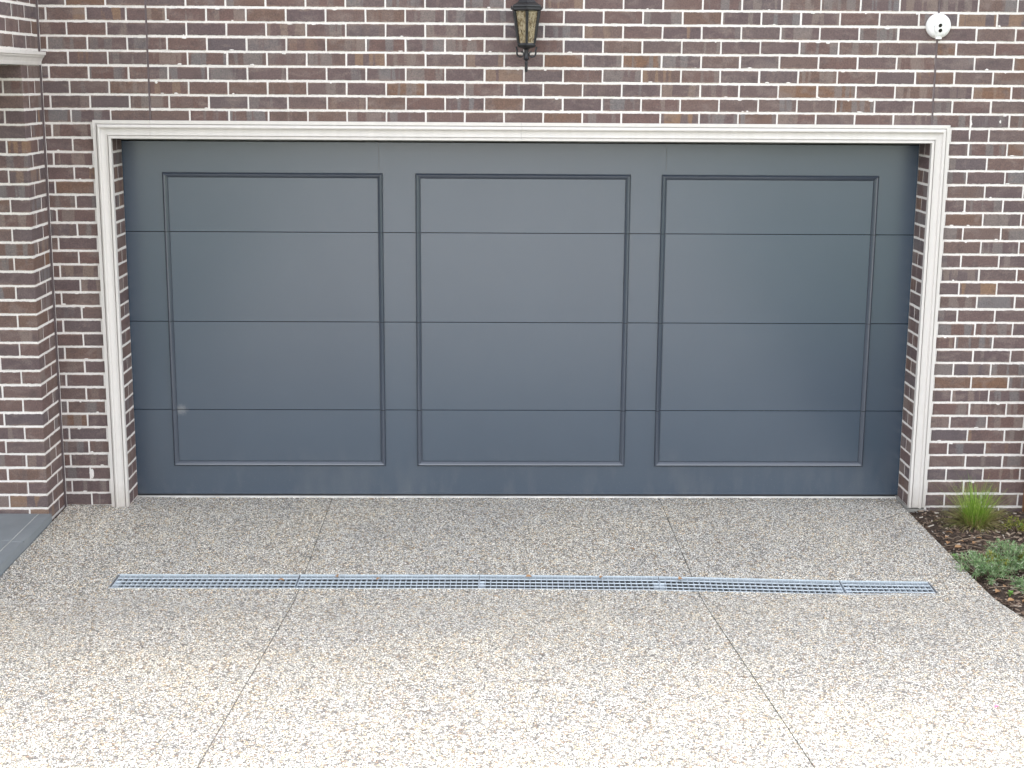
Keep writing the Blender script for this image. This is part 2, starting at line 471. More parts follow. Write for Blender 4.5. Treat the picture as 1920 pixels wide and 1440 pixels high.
def put_brick(parent, fx, fy, z, rot, L):
    """fx,fy: centre of the exposed face; rot: direction, 0 faces -Y, 90 faces +X, -90 faces -X"""
    if L < 0.012: return
    v = rnd.randrange(5) if L > 0.2 else rnd.randrange(3)
    o = bpy.data.objects.new('brick', get_brick(L, v)); COL.objects.link(o)
    o.parent = parent
    d = rnd.uniform(-0.0008, 0.0012) if rot == 0 else rnd.uniform(0.0, 0.0008)
    rr = math.radians(rot)
    n = Vector((math.sin(rr), -math.cos(rr)))
    o.location = (fx + n.x*d, fy + n.y*d, z + rnd.uniform(-0.0009, 0.0009))
    flip = rnd.random() < 0.5
    o.rotation_euler = (0, (math.pi if flip else 0) + rnd.uniform(-0.003, 0.003), rr + rnd.uniform(-0.002, 0.002))
    return o
def course_x(parent, r, x0, x1, perp0, y=0.0, rot=0):
    """bricks along X from x0 to x1 with perpends at perp0 + k*P"""
    k = math.floor((x0 - perp0)/P) ; z = zrow(r)
    while True:
        a = max(perp0 + k*P, x0); b = min(perp0 + (k+1)*P, x1)
        if a >= x1 - 1e-4: break
        if b - a > 0.02: put_brick(parent, (a+b)/2, y, z, rot, b - a - 0.0105)
        k += 1
def perp(r): return 0.0 if r % 2 else 0.5*P

# joined bricks beyond the frame
def joined_bricks(name, parent, spans, rows, y=0.0):
    m = MB(); rr = random.Random(3)
    for r in rows:
        z = zrow(r)
        for x0, x1 in spans:
            k = math.floor((x0 - perp(r))/P)
            while perp(r) + k*P < x1 - 0.02:
                a = max(perp(r)+k*P, x0)+0.005; b = min(perp(r)+(k+1)*P, x1)-0.005; k += 1
                if b - a < 0.012: continue
                d = rr.uniform(-0.0008, 0.001)
                m.box(a, b, y+d, y+0.1, z-0.0372, z+0.0372)
    o = m.build(name, M_brick_far, parent); o['kind'] = 'stuff'; return o
def far_brick_material():
    t = NT('fired_brick_joined'); g = t.new('ShaderNodeNewGeometry')
    c = t.ramp(g.outputs['Random Per Island'], [(0.0,(0.072,0.048,0.049)), (0.3,(0.092,0.062,0.060)), (0.6,(0.104,0.066,0.054)), (0.8,(0.073,0.060,0.066)), (1.0,(0.12,0.07,0.045))])
    n = t.noise(t.vmath('MULTIPLY', t.coord('Object'), (20,20,4)), 1.0, 3)
    c = t.mix(t.math('MULTIPLY', t.remap(n, 0.5, 0.7), 0.4), c, (0.165,0.13,0.11))
    t.col(c); t.set(Roughness=0.75); t.bump(t.noise(t.coord('Object'), 120, 3), 0.4, 0.002); return t.m
M_brick_far = far_brick_material()

TOPZ = 4.3
# --- middle wall panel over the door
wm = thing('brick_wall', 'dark brown brick wall panel over the garage door, between the two vertical expansion joints', 'brick wall', (2.98, 0, 2.33))
wm_inv = (-2.98, 0, -2.33)
class Off:  # parent whose children are given in world coordinates
    pass
def reparent_world(objs, parent):
    for o in objs: o.location = Vector(o.location) - Vector(parent.location)
class wall:
    def __init__(s, root): s.root = root; s.n0 = len(COL.objects)
    def done(s):
        for o in list(COL.objects)[s.n0:]:
            if o.parent == s.root: o.location = Vector(o.location) - Vector(s.root.location)

XJ0, XJ1 = 2.5*P, 22.5*P
w = wall(wm)
for r in range(-4, 10): course_x(wm, r, XJ0, XJ1, perp(r))
joined_bricks('upper_brick_courses', wm, [(XJ0, XJ1)], range(-13, -4))
m = MB(); m.box(XJ0+0.005, XJ1-0.005, 0.0028, 0.109, 2.328, TOPZ); m.build('mortar', M_mortar, wm)
for k, x in enumerate((XJ0, XJ1)):
    m = MB(); zz = 2.43; pts = []
    wv = random.Random(k)
    while zz < TOPZ:
        z2 = min(zz + 0.043, TOPZ); a = wv.uniform(-0.0007, 0.0007); w2 = 0.0052 + wv.uniform(-0.0004, 0.0008)
        pts.append((zz, x+a-w2, x+a+w2)); zz = z2
    pts.append((TOPZ, x-0.005, x+0.005))
    for (z0, a0, b0), (z1, a1, b1) in zip(pts, pts[1:]):
        y = 0.0004
        m.face([(a0,y,z0),(b0,y,z0),(b1,y,z1),(a1,y,z1)])
        m.face([(a0,y,z0),(a1,y,z1),(a1,0.02,z1),(a0,0.02,z0)]); m.face([(b0,y,z0),(b0,0.02,z0),(b1,0.02,z1),(b1,y,z1)])
    m.build('expansion_joint', M_seal, wm)
m = MB(); m.box(XL+0.004, XR-0.004, 0.030, 0.236, 2.318, 2.3265); m.build('steel_lintel', M_steel, wm)
w.done()

# --- left panel
wl_ = thing('brick_wall', 'narrow brick wall strip left of the garage door, beside the porch pier', 'brick wall', (0.15, 0, 0))
w = wall(wl_)
for r in range(-4, 10): course_x(wl_, r, XC + 0.008, XJ0, perp(r))
for r in range(10, 38):
    if r % 2:
        course_x(wl_, r, XC+0.008, 1.0*P, 0.0)
        put_brick(wl_, XL, 0.002+0.114, zrow(r), 90, 0.228)
    else:
        course_x(wl_, r, XC+0.008, 0.5*P, 0.5*P)
        put_brick(wl_, XL-0.1165, 0.0, zrow(r), 0, 0.2330)
        put_brick(wl_, XL-0.1165, 0.119, zrow(r), 0, 0.2330)
joined_bricks('upper_brick_courses', wl_, [(XC+0.01, XJ0)], range(-13, -4))
m = MB(); m.box(XC+0.001, XJ0-0.005, 0.0028, 0.109, 2.328, TOPZ); m.box(XC+0.001, XL-0.0015, 0.0028, 0.236, -0.15, 2.328)
m.build('mortar', M_mortar, wl_)
m = MB(); m.box(XC+0.0006, XC+0.0105, -0.0035, 0.02, -0.02, TOPZ); m.build('expansion_joint', M_seal, wl_)
w.done()

# --- right panel
wr = thing('brick_wall', 'brick wall right of the garage door, behind the grass tussock and garden bed', 'brick wall', (6.0, 0, 0))
w = wall(wr)
XE = 28*P
for r in range(-4, 10): course_x(wr, r, XJ1, XE, perp(r))
for r in range(10, 38):
    if r % 2:
        course_x(wr, r, 23*P, XE, 0.0)
        put_brick(wr, XR, 0.002+0.114, zrow(r), -90, 0.228)
    else:
        course_x(wr, r, 23.5*P, XE, 0.5*P)
        put_brick(wr, XR+0.1165, 0.0, zrow(r), 0, 0.2330)
        put_brick(wr, XR+0.1165, 0.119, zrow(r), 0, 0.2330)
joined_bricks('upper_brick_courses', wr, [(XJ1, XE)], range(-13, -4))
joined_bricks('far_brick_courses', wr, [(XE, 44*P)], range(-13, 38))
m = MB(); m.box(XJ1+0.005, 44*P, 0.0028, 0.109, 2.328, TOPZ); m.box(XR+0.0015, 44*P, 0.0028, 0.236, -0.15, 2.328)
m.build('mortar', M_mortar, wr)
m = MB(); m.box(XR-0.012, XR+0.10, -0.028, 0.0015, -0.12, -0.004); m.box(XR-0.016, XR-0.0015, 0.004, 0.236, -0.1, 0.010)
m.build('footing', M_conc, wr)
# mortar snots and smears
sr = random.Random(11)
def smear(parent, x, z, wd, hg, y=-0.0012, seed=0):
    q = random.Random(seed); m = MB(); n = 11
    pts = [(x + wd*0.5*math.cos(2*math.pi*k/n)*q.uniform(0.6, 1.2), z + hg*0.5*math.sin(2*math.pi*k/n)*q.uniform(0.75, 1.15)) for k in range(n)]
    c = m.vert((x, y-0.0016, z)); ring = [m.vert((a, y, b)) for a, b in pts]; back = [m.vert((a, 0.006, b)) for a, b in pts]
    for k in range(n):
        j = (k+1) % n; m.f.append([c, ring[k], ring[j]]); m.f.append([ring[k], back[k], back[j], ring[j]])
    return m.build('mortar_smear', M_mortar, parent)
smear(wr, 5.597, 2.385, 0.012, 0.085, seed=1); smear(wr, 5.60, 2.44, 0.015, 0.05, seed=2)
smear(wr, 5.78, 2.455, 0.012, 0.02, seed=3)
for k in range(26): smear(wr, sr.uniform(5.5, 6.1), zrow(sr.randrange(0, 36)) + sr.choice((-1,1))*0.034, sr.uniform(0.012, 0.035), sr.uniform(0.006, 0.014), seed=20+k)
w.done()
w = wall(wl_)
smear(wl_, 0.128, 0.215, 0.028, 0.065, seed=5)
for k in range(14): smear(wl_, sr.uniform(-0.02, 0.22), zrow(sr.randrange(10, 36)) + sr.choice((-1,1))*0.034, sr.uniform(0.012, 0.03), sr.uniform(0.006, 0.013), seed=60+k)
w.done()
w = wall(wm)
for k in range(60): smear(wm, sr.uniform(0.65, 5.3), zrow(sr.randrange(0, 8)) + sr.choice((-1,1))*0.034, sr.uniform(0.010, 0.035), sr.uniform(0.005, 0.013), seed=100+k)
smear(wm, 0.64, 2.66, 0.02, 0.02, seed=7)
w.done()

# --- porch pier wall and beam
YP = -0.35
pp = thing('porch_wall', 'brown brick porch pier stepping forward at the left edge, standing on grey tiles', 'brick wall', (XC-0.3, YP, 0))
w = wall(pp)
for r in range(4, 38):
    z = zrow(r)
    if r % 2:
        x = XC
        put_brick(pp, x-0.114, YP, z, 0, 0.228)
        x -= P
        while x > -1.6: put_brick(pp, x-0.114, YP, z, 0, 0.228); x -= P
        put_brick(pp, XC, YP+0.119+0.114, z, 90, 0.226)
    else:
        put_brick(pp, XC, YP+0.114, z, 90, 0.228)
        x = XC-0.119
        while x > -1.6: put_brick(pp, x-0.114, YP, z, 0, 0.228); x -= P
        put_brick(pp, XC, YP+P+0.054, z, 90, 0.108)
m = MB(); m.box(-1.8, XC-0.0015, YP+0.0028, -0.004, -0.1, 2.752); m.build('mortar', M_mortar, pp)
m = MB(); m.box(-1.8, XC-0.20, YP-0.05, YP-0.002, 2.668, 2.755); m.build('soffit_shade_strip', M_dark, pp)  # added dark strip standing in for shade in the porch corner
w.done()

pb = thing('porch_beam', 'brick porch beam running forward overhead at top left with pale moulding along its foot', 'beam', (XC-0.1, -1.6, 2.755))
w = wall(pb)
YB = -3.3
for r in range(-4, 4):
    z = zrow(r)
    y = YP if r % 2 == 0 else YP + 0.119
    # courses run from the wall towards the street
    ys = []
    yy = -0.003
    first = 0.108 if r % 2 == 0 else 0.228
    put_brick(pb, XC, yy - first/2, z, 90, first); yy -= first + 0.010
    while yy - 0.228 > YB: put_brick(pb, XC, yy-0.114, z, 90, 0.228); yy -= P
m = MB(); m.box(XC-0.225, XC-0.0015, YB, -0.004, 2.756, 3.52)
m.build('mortar', M_mortar, pb)
# moulding along beam foot : profile in (X outward, Z)
prof = [(0,0),(0.010,0),(0.014,0.012),(0.016,0.022),(0.024,0.040),(0.034,0.050),(0.034,0.056),(0.044,0.060),(0.044,0.078),(0,0.080)]
m = MB(); m.sweep(prof, [((XC, -0.004, 2.754), (1,0,0), (0,0,1)), ((XC, YB, 2.754), (1,0,0), (0,0,1))])
m.build('moulding', M_trim, pb)
m = MB(); m.box(-3.2, XC-0.226, YB, YP-0.052, 2.80, 2.86); m.build('porch_ceiling', M_render, pb)
m = MB(); m.box(-3.2, XC-0.02, YB, -0.01, 3.53, 3.62); m.build('roof_slab', M_render, pb)
w.done()
pc = thing('porch_column', 'rendered porch column carrying the street end of the porch beam', 'column', (XC-0.12, YB+0.15, 0))
m = MB(); m.box(-0.11, 0.10, -0.12, 0.12, 0.0, 2.752); m.build('shaft', M_render, pc)
m = MB(); m.box(-0.13, 0.12, -0.14, 0.14, 0.0, 0.12); m.build('base', M_render, pc)

# ------------------------------------------------------------------ door surround (mitred moulding)
tr = thing('door_surround', 'cream moulded surround framing the garage door opening', 'door trim', (2.86, 0, 0))
w = wall(tr)
# profile (s from outer edge inward, h proud of the wall)
TP = [(0,0.0),(0,0.030),(0.020,0.030),(0.0210,0.018),(0.0245,0.018),(0.0255,0.037),(0.031,0.046),(0.038,0.049),(0.044,0.047),(0.0475,0.040),(0.049,0.033),
      (0.056,0.0290),(0.066,0.0275),(0.078,0.029),(0.0875,0.034),(0.0885,0.022),(0.0925,0.022),(0.0935,0.037),(0.108,0.037),(0.108,0.0)]
OX0, OX1, OZ = XL-0.105, XR+0.106, 2.432
def jamb(side, nm):
    m = MB()
    x = OX0 if side < 0 else OX1; sg = 1 if side < 0 else -1
    i0 = 0; n = len(TP)
    for zend in ('b', 't'):
        for s_, h in TP:
            z = (0.006 if zend == 'b' else OZ - s_)
            m.v.append((x + sg*s_, -0.0015 - h, z))
    for j in range(n):
        k = (j+1) % n; q = [j, k, k+n, j+n]; m.f.append(q if sg < 0 else q[::-1])
    m.f.append(list(range(n))); m.f.append(list(range(2*n-1, n-1, -1)))
    return m.build(nm, M_trim, tr)
jamb(-1, 'side_moulding'); jamb(1, 'side_moulding')
def head(x0, x1, mit0, mit1):
    m = MB(); n = len(TP)
    for e in (0, 1):
        for s_, h in TP:
            x = (x0 + (s_ if mit0 else 0)) if e == 0 else (x1 - (s_ if mit1 else 0))
            m.v.append((x, -0.0015 - h, OZ - s_))
    for j in range(n):
        k = (j+1) % n; m.f.append([j, k, k+n, j+n])
    m.f.append(list(range(n))[::-1]); m.f.append(list(range(n, 2*n)))
    return m.build('head_moulding', M_trim, tr)
j1x, j2x = 0.5975, 2.845
head(OX0+0.0006, j1x-0.0007, True, False); head(j1x+0.0007, j2x-0.0005, False, False); head(j2x+0.0005, OX1-0.0006, False, True)
for o in tr.children: autosmooth(o, 28)
w.done()

# ------------------------------------------------------------------ garage door
YD = 0.25
gd = thing('garage_door', 'wide slate grey sectional garage door with three raised panel outlines', 'garage door', (2.86, YD, 0))
w = wall(gd)
DX0, DX1 = 0.315, 5.40
zj = [0.010, 0.579, 1.158, 1.733, 2.300]
frames = [(0.598, 1.982), (2.184, 3.547), (3.740, 5.121)]
FZ0, FZ1 = 0.202, 2.108
BW = 0.037
BP = [(0.0022,-0.0045),(0.0022,0.0070),(0.0045,0.0125),(0.0080,0.0170),(0.0120,0.0192),(0.0155,0.0186),(0.0220,0.0142),(0.0280,0.0080),(0.0335,0.0010),(0.0342,-0.0045)]
def strip(m, A, B, inA, inB, dirn, flip):
    """sweep BP from point A to B; s runs along dirn; inA,inB: mitre shift per s at each end"""
    n = len(BP); i0 = len(m.v)
    for pt, sh in ((A, inA), (B, inB)):
        for s_, h in BP:
            m.v.append((pt[0] + dirn[0]*s_ + sh[0]*s_, YD - 0.0002 - h, pt[1] + dirn[1]*s_ + sh[1]*s_))
    for j in range(n-1):
        q = [i0+j, i0+j+1, i0+j+1+n, i0+j+n]
        m.f.append(q if flip else q[::-1])
    a = [i0+j for j in range(n)]; b = [i0+n+j for j in range(n)]
    m.f.append(a[::-1]); m.f.append(b)
for k in range(4):
    z0, z1 = zj[k] + 0.0011, zj[k+1] - 0.0011
    m = MB()
    # section with small rolled edges top and bottom
    pr = [(YD+0.040, z0), (YD+0.0042, z0), (YD+0.0042, z1), (YD+0.040, z1)]
    n = len(pr)
    for x in (DX0, DX1):
        for y, z in pr: m.v.append((x, y, z))
    for j in range(n):
        q = (j+1) % n; m.f.append([j, q, q+n, j+n][::-1])
    m.f.append(list(range(n))); m.f.append(list(range(2*n-1, n-1, -1)))
    # face skin, left open where the mouldings are let in (a 2 mm quirk stays either side)
    xs = [DX0] + [v for f0, f1 in frames for v in (f0, f0+BW, f1-BW, f1)] + [DX1]
    zs = [z0] + [v for v in (FZ0, FZ0+BW, FZ1-BW, FZ1) if z0 < v < z1] + [z1]
    def solid(i, j):
        if not (0 <= i < len(xs)-1 and 0 <= j < len(zs)-1): return False
        cx = (xs[i]+xs[i+1])/2; cz = (zs[j]+zs[j+1])/2
        for f0, f1 in frames:
            if f0 < cx < f1 and FZ0 < cz < FZ1 and not (f0+BW < cx < f1-BW and FZ0+BW < cz < FZ1-BW): return False
        return True
    for i in range(len(xs)-1):
        for j in range(len(zs)-1):
            if not solid(i, j): continue
            xa, xb, za, zb = xs[i], xs[i+1], zs[j], zs[j+1]
            ra = 0.0014 if j == 0 else 0; rb = 0.0016 if j == len(zs)-2 else 0
            m.face([(xa,YD,za+ra),(xb,YD,za+ra),(xb,YD,zb-rb),(xa,YD,zb-rb)])
            if ra: m.face([(xa,YD+0.0042,za),(xb,YD+0.0042,za),(xb,YD,za+ra),(xa,YD,za+ra)])
            elif not solid(i, j-1): m.face([(xa,YD+0.0042,za),(xb,YD+0.0042,za),(xb,YD,za),(xa,YD,za)])
            if rb: m.face([(xa,YD,zb-rb),(xb,YD,zb-rb),(xb,YD+0.0042,zb),(xa,YD+0.0042,zb)])
            elif not solid(i, j+1): m.face([(xa,YD,zb),(xb,YD,zb),(xb,YD+0.0042,zb),(xa,YD+0.0042,zb)])
            if not solid(i-1, j): m.face([(xa,YD+0.0042,za),(xa,YD,za),(xa,YD,zb),(xa,YD+0.0042,zb)])
            if not solid(i+1, j): m.face([(xb,YD,za),(xb,YD+0.0042,za),(xb,YD+0.0042,zb),(xb,YD,zb)])
    sec = m.build('door_section', M_door, gd)
    for fx0, fx1 in frames:
        a = max(z0+0.001, FZ0); b = min(z1-0.001, FZ1)
        m = MB()
        lo = (a == FZ0); hi = (b == FZ1)
        strip(m, (fx0, a), (fx0, b), (0, 1 if lo else 0), (0, -1 if hi else 0), (1, 0), False)
        if not (lo or hi):
            autosmooth(m.build('panel_moulding', M_mould, sec), 30); m = MB()
        strip(m, (fx1, a), (fx1, b), (0, 1 if lo else 0), (0, -1 if hi else 0), (-1, 0), True)
        if lo: strip(m, (fx0, a), (fx1, a), (1, 0), (-1, 0), (0, 1), True)
        if hi: strip(m, (fx0, b), (fx1, b), (1, 0), (-1, 0), (0, -1), False)
        o = m.build('panel_moulding', M_mould, sec); autosmooth(o, 30)
    if k == 3:
        for x in (1.957, 3.767):
            m = MB(); m.box(x-0.0009, x+0.0009, YD-0.0004, YD+0.001, FZ1+0.02, z1-0.004); m.build('seam', M_seam, sec)
m = MB(); m.box(DX0, DX1, YD+0.006, YD+0.030, 0.0, zj[1]); 
bs = MB(); bs.box(DX0, DX1, YD+0.002, YD+0.03, -0.002, 0.0112); bs.build('bottom_seal', M_rubber, gd)
m = MB(); m.box(DX0, DX1, YD+0.010, YD+0.035, 2.304, 2.3085); m.build('top_seal', M_steel, gd)
m = MB(); m.box(DX0-0.2, DX1+0.2, YD+0.045, YD+0.06, -0.1, 2.6); m.build('backing', M_dark, gd)
# brush clips hanging behind the head trim
m = MB()
x = 0.62
while x < 5.3:
    m.box(x, x+0.012, YD-0.004, YD+0.004, 2.309, 2.316); x += 0.36
m.build('seal_clips', M_galv, gd)
m = MB(); m.box(0.30, 5.42, YD-0.03, YD+0.044, 2.3268, 2.42); m.build('head_seal', M_dark, gd)
w.done()

# ------------------------------------------------------------------ ground
def grid_slab(name, xs, ys, skip, label=None, thick=0.09, mat=None, parent=None, yfun=None, zfun=None):
    m = MB(); idx = {}
    def vid(i, j, low=False):
        k = (i, j, low)
        if k not in idx:
            x = xs[i]; y = yfun(x, ys[j]) if yfun else ys[j]
            z = zfun(x, y); idx[k] = m.vert((x, y, z - (thick if low else 0)))
        return idx[k]
    cells = {(i, j) for i in range(len(xs)-1) for j in range(len(ys)-1) if not skip(i, j)}
    for (i, j) in cells:
        m.f.append([vid(i,j), vid(i,j+1), vid(i+1,j+1), vid(i+1,j)])
        for di, dj, a, b in ((-1,0,(i,j),(i,j+1)), (1,0,(i+1,j+1),(i+1,j)), (0,-1,(i+1,j),(i,j)), (0,1,(i,j+1),(i+1,j+1))):
            if (i+di, j+dj) not in cells:
                m.f.append([vid(*b), vid(*a), vid(*a, True), vid(*b, True)])
    return m.build(name, mat, parent)
dr = bpy.data.objects.new('driveway', None); COL.objects.link(dr); dr['kind'] = 'structure'
YS = [0.236, 0.0, 'far', 'near', -1.62, -1.75, -1.9, -2.1, -2.4, -3.0, -4.0, -6.0, -9.0, -12.0]
def yf(x, y): return yfar(x) if y == 'far' else (yfar(x)-DW if y == 'near' else y)
def zf(x, y):
    b = 0.014*max(0.0, min(1.0, (0.5-x)/0.5))*max(0.0, min(1.0, (y+1.2)/1.2)) if y > -1.2 else 0
    return zdrive(y) + b
J1, J2 = 1.631, 3.776; G = 0.0026
def skipL(i, j):
    if xsL[i+1] <= XL + 1e-6 and j == 0: return True
    return j == 2 and xsL[i] > 0.55
xsL = [-0.028, 0.15, XL, 0.607, J1-G]
grid_slab('driveway_slab', xsL, YS, skipL, mat=M_agg, parent=dr, yfun=yf, zfun=zf)
xsM = [J1+G, 2.1, 2.597, 3.1, 3.588, J2-G]
grid_slab('driveway_slab', xsM, YS[:3], lambda i, j: False, mat=M_agg, parent=dr, yfun=yf, zfun=zf)
grid_slab('driveway_slab', xsM, YS[3:], lambda i, j: False, mat=M_agg, parent=dr, yfun=yf, zfun=zf)
xsR = [J2+G, 4.575, 5.066, 5.335]
YSR = YS
def skipR(i, j): return j == 2 and xsR[i+1] < 5.1
def yfR(x, y): return yf(x, y)
grid_slab('driveway_slab', xsR, YSR, skipR, mat=M_agg, parent=dr, yfun=yfR, zfun=zf)
for jx in (J1, J2):
    m = MB(); ysj = [0.2, yfar(jx)+0.01, None, yfar(jx)-DW-0.01, -1.75, -1.9, -2.1, -2.4, -3.0, -4.0, -6.0, -9.0, -12.0]
    for ya, yb in zip(ysj, ysj[1:]):
        if ya is None or yb is None: continue
        m.face([(jx-0.006, yb, zdrive(yb)-0.0035), (jx+0.006, yb, zdrive(yb)-0.0035), (jx+0.006, ya, zdrive(ya)-0.0035), (jx-0.006, ya, zdrive(ya)-0.0035)])
    m.build('joint_filler', simple('gritty_joint_filler', (0.10,0.092,0.08), 0.95, var=0.4, scale=30), dr)
m = MB(); m.box(XL+0.004, XR-0.006, 0.206, 0.2345, -0.02, 0.004); m.build('threshold_strip', M_cement, dr)

# wide ground sheet: falls towards the house like the driveway, level beyond
m = MB()
gx = [-400, -60, -12, -3, 0, 3, 5.33, 9, 20, 80, 400]
gy = [300, 40, 6, 0.0, -1.6, -1.9, -2.4, -3.2, -6, -12, -20, -60, -400]
for y in gy:
    for x in gx: m.v.append((x, y, zdrive(max(y, -12)) - (0.11 if y > -16 else 0.16)))
nx = len(gx)
for j in range(len(gy)-1):
    for i in range(nx-1): m.f.append([j*nx+i, (j+1)*nx+i, (j+1)*nx+i+1, j*nx+i+1])
m.build('ground', M_lawn, None, kind='structure')

# street side of the driveway: footpath, crossover and road, level beyond the slope
zt_ = zdrive(-12)
m = MB(); m.box(-0.03, 5.34, -18.0, -12.003, zt_-0.1, zt_); m.build('driveway_crossover', simple('pale_concrete', (0.42,0.40,0.37), 0.85, var=0.12, scale=3), None, kind='structure')
m = MB(); m.box(-60, -0.034, -15.6, -14.1, zt_-0.13, zt_-0.02); m.box(5.344, 60, -15.6, -14.1, zt_-0.13, zt_-0.02); m.build('footpath', bpy.data.materials['pale_concrete'], None, kind='structure')
m = MB(); m.box(-80, 80, -26.0, -18.15, zt_-0.25, zt_-0.12); m.box(-80, 80, -18.148, -18.003, zt_-0.2, zt_-0.005); m.build('road', simple('asphalt', (0.06,0.06,0.06), 0.9, var=0.2, scale=4), None, kind='structure')

# garden bed
m = MB(); NX, NY = 44, 90
for j in range(NY+1):
    y = 0.0 - 4.2*j/NY
    for i in range(NX+1):
        x = 5.337 + 2.4*i/NX
        h = noise.noise(Vector((x*7, y*7, 0)))*0.014 + noise.noise(Vector((x*22, y*22, 3)))*0.007
        edge = min(1, (x-5.337)/0.12)
        m.v.append((x, y, zdrive(y) - 0.040 + h + 0.012*edge))
for j in range(NY):
    for i in range(NX):
        a = j*(NX+1)+i; m.f.append([a, a+NX+1, a+NX+2, a+1])
bed = m.build('garden_bed_soil', M_soil, None, smooth=True); bed['kind'] = 'structure'
def zsoil(x, y): return zdrive(y) - 0.040 + noise.noise(Vector((x*7, y*7, 0)))*0.014 + noise.noise(Vector((x*22, y*22, 3)))*0.007 + 0.012*min(1, (x-5.337)/0.12)

m = MB(); q = random.Random(5)
def chip(m, c, L, W, T, q):
    yaw = q.uniform(0, math.tau); pit = q.uniform(-0.35, 0.35); rol = q.uniform(-0.4, 0.4)
    rot = Matrix.Rotation(yaw, 3, 'Z') @ Matrix.Rotation(pit, 3, 'Y') @ Matrix.Rotation(rol, 3, 'X')
    i = len(m.v)
    for sx, sy, sz in ((-1,-1,-1),(1,-1,-1),(1,1,-1),(-1,1,-1),(-1,-1,1),(1,-1,1),(1,1,1),(-1,1,1)):
        v = rot @ Vector((sx*L/2*q.uniform(0.6,1.1), sy*W/2*q.uniform(0.5,1.1), sz*T/2*q.uniform(0.6,1.2)))
        m.v.append(tuple(Vector(c)+v))
    for f in ((3,2,1,0),(4,5,6,7),(0,1,5,4),(1,2,6,5),(2,3,7,6),(3,0,4,7)): m.f.append([i+k for k in f])
for k in range(9000):
    x = 5.345 + 1.6*q.random()**1.1; y = -0.015 - 3.2*q.random()
    L = q.uniform(0.008, 0.036)*(1.6 if q.random() < 0.06 else 1)
    chip(m, (x, y, zsoil(x, y)+q.uniform(0.0, 0.012)), L, L*q.uniform(0.25, 0.6), q.uniform(0.002, 0.006), q)
m.build('bark_mulch', M_mulch, None, kind='stuff', label='dark brown bark chips covering the garden bed', category='mulch')

# ------------------------------------------------------------------ plants
def blade(m, base, yaw, length, lean, curve, width, q, seg=5, wob=0.0):
    d = Vector((math.cos(yaw), math.sin(yaw), 0)); side = Vector((-d.y, d.x, 0))
    side = (side*math.cos(0.5) + Vector((0,0,1))*0.0); p = Vector(base); ang = lean; i0 = len(m.v)
    for k in range(seg+1):
        t = k/seg; w = width*(1 - t**1.6)*0.5 + 0.0002
        m.v.append(tuple(p - side*w)); m.v.append(tuple(p + side*w))
        st = length/seg; p = p + d*(math.sin(ang)*st) + Vector((0,0,math.cos(ang)*st)); ang += curve/seg + q.uniform(-wob, wob)
    for k in range(seg):
        a = i0+2*k; m.f.append([a, a+1, a+3, a+2])
def tussock():
    q = random.Random(21); cx, cy = 5.70, -0.30
    t = thing('grass_tussock', 'bright green grass tussock with a straw skirt in front of the brick wall', 'grass plant', (cx, cy, zsoil(cx, cy)))
    m = MB()
    for k in range(560):
        a = q.uniform(0, math.tau); r = 0.055*math.sqrt(q.random())
        lean = 0.05 + abs(q.gauss(0, 0.36)); L = q.uniform(0.16, 0.31)*(1.25 if q.random() < 0.08 else 1)
        blade(m, (r*math.cos(a), r*math.sin(a), -0.005), a + q.uniform(-0.6, 0.6), L, lean, q.uniform(0.05, 0.7), q.uniform(0.0018, 0.0032), q, 5, 0.05)
    m.build('green_blades', M_grass, t, kind='stuff')
    m = MB()
    for k in range(700):
        a = q.uniform(0, math.tau); r = 0.07*math.sqrt(q.random())
        lean = q.uniform(0.45, 1.35); L = q.uniform(0.10, 0.25)
        blade(m, (r*math.cos(a), r*math.sin(a), 0.0), a + q.uniform(-0.5, 0.5), L, lean, q.uniform(0.3, 1.2), q.uniform(0.0018, 0.0034), q, 5, 0.08)
    for k in range(14):
        a = q.uniform(0, math.tau)
        blade(m, (0.02*math.cos(a), 0.02*math.sin(a), 0.0), a, q.uniform(0.24, 0.34), q.uniform(0.35, 0.8), 0.2, 0.0018, q, 5, 0.05)
    m.build('straw_blades', M_straw, t, kind='stuff')
    return t
tussock()

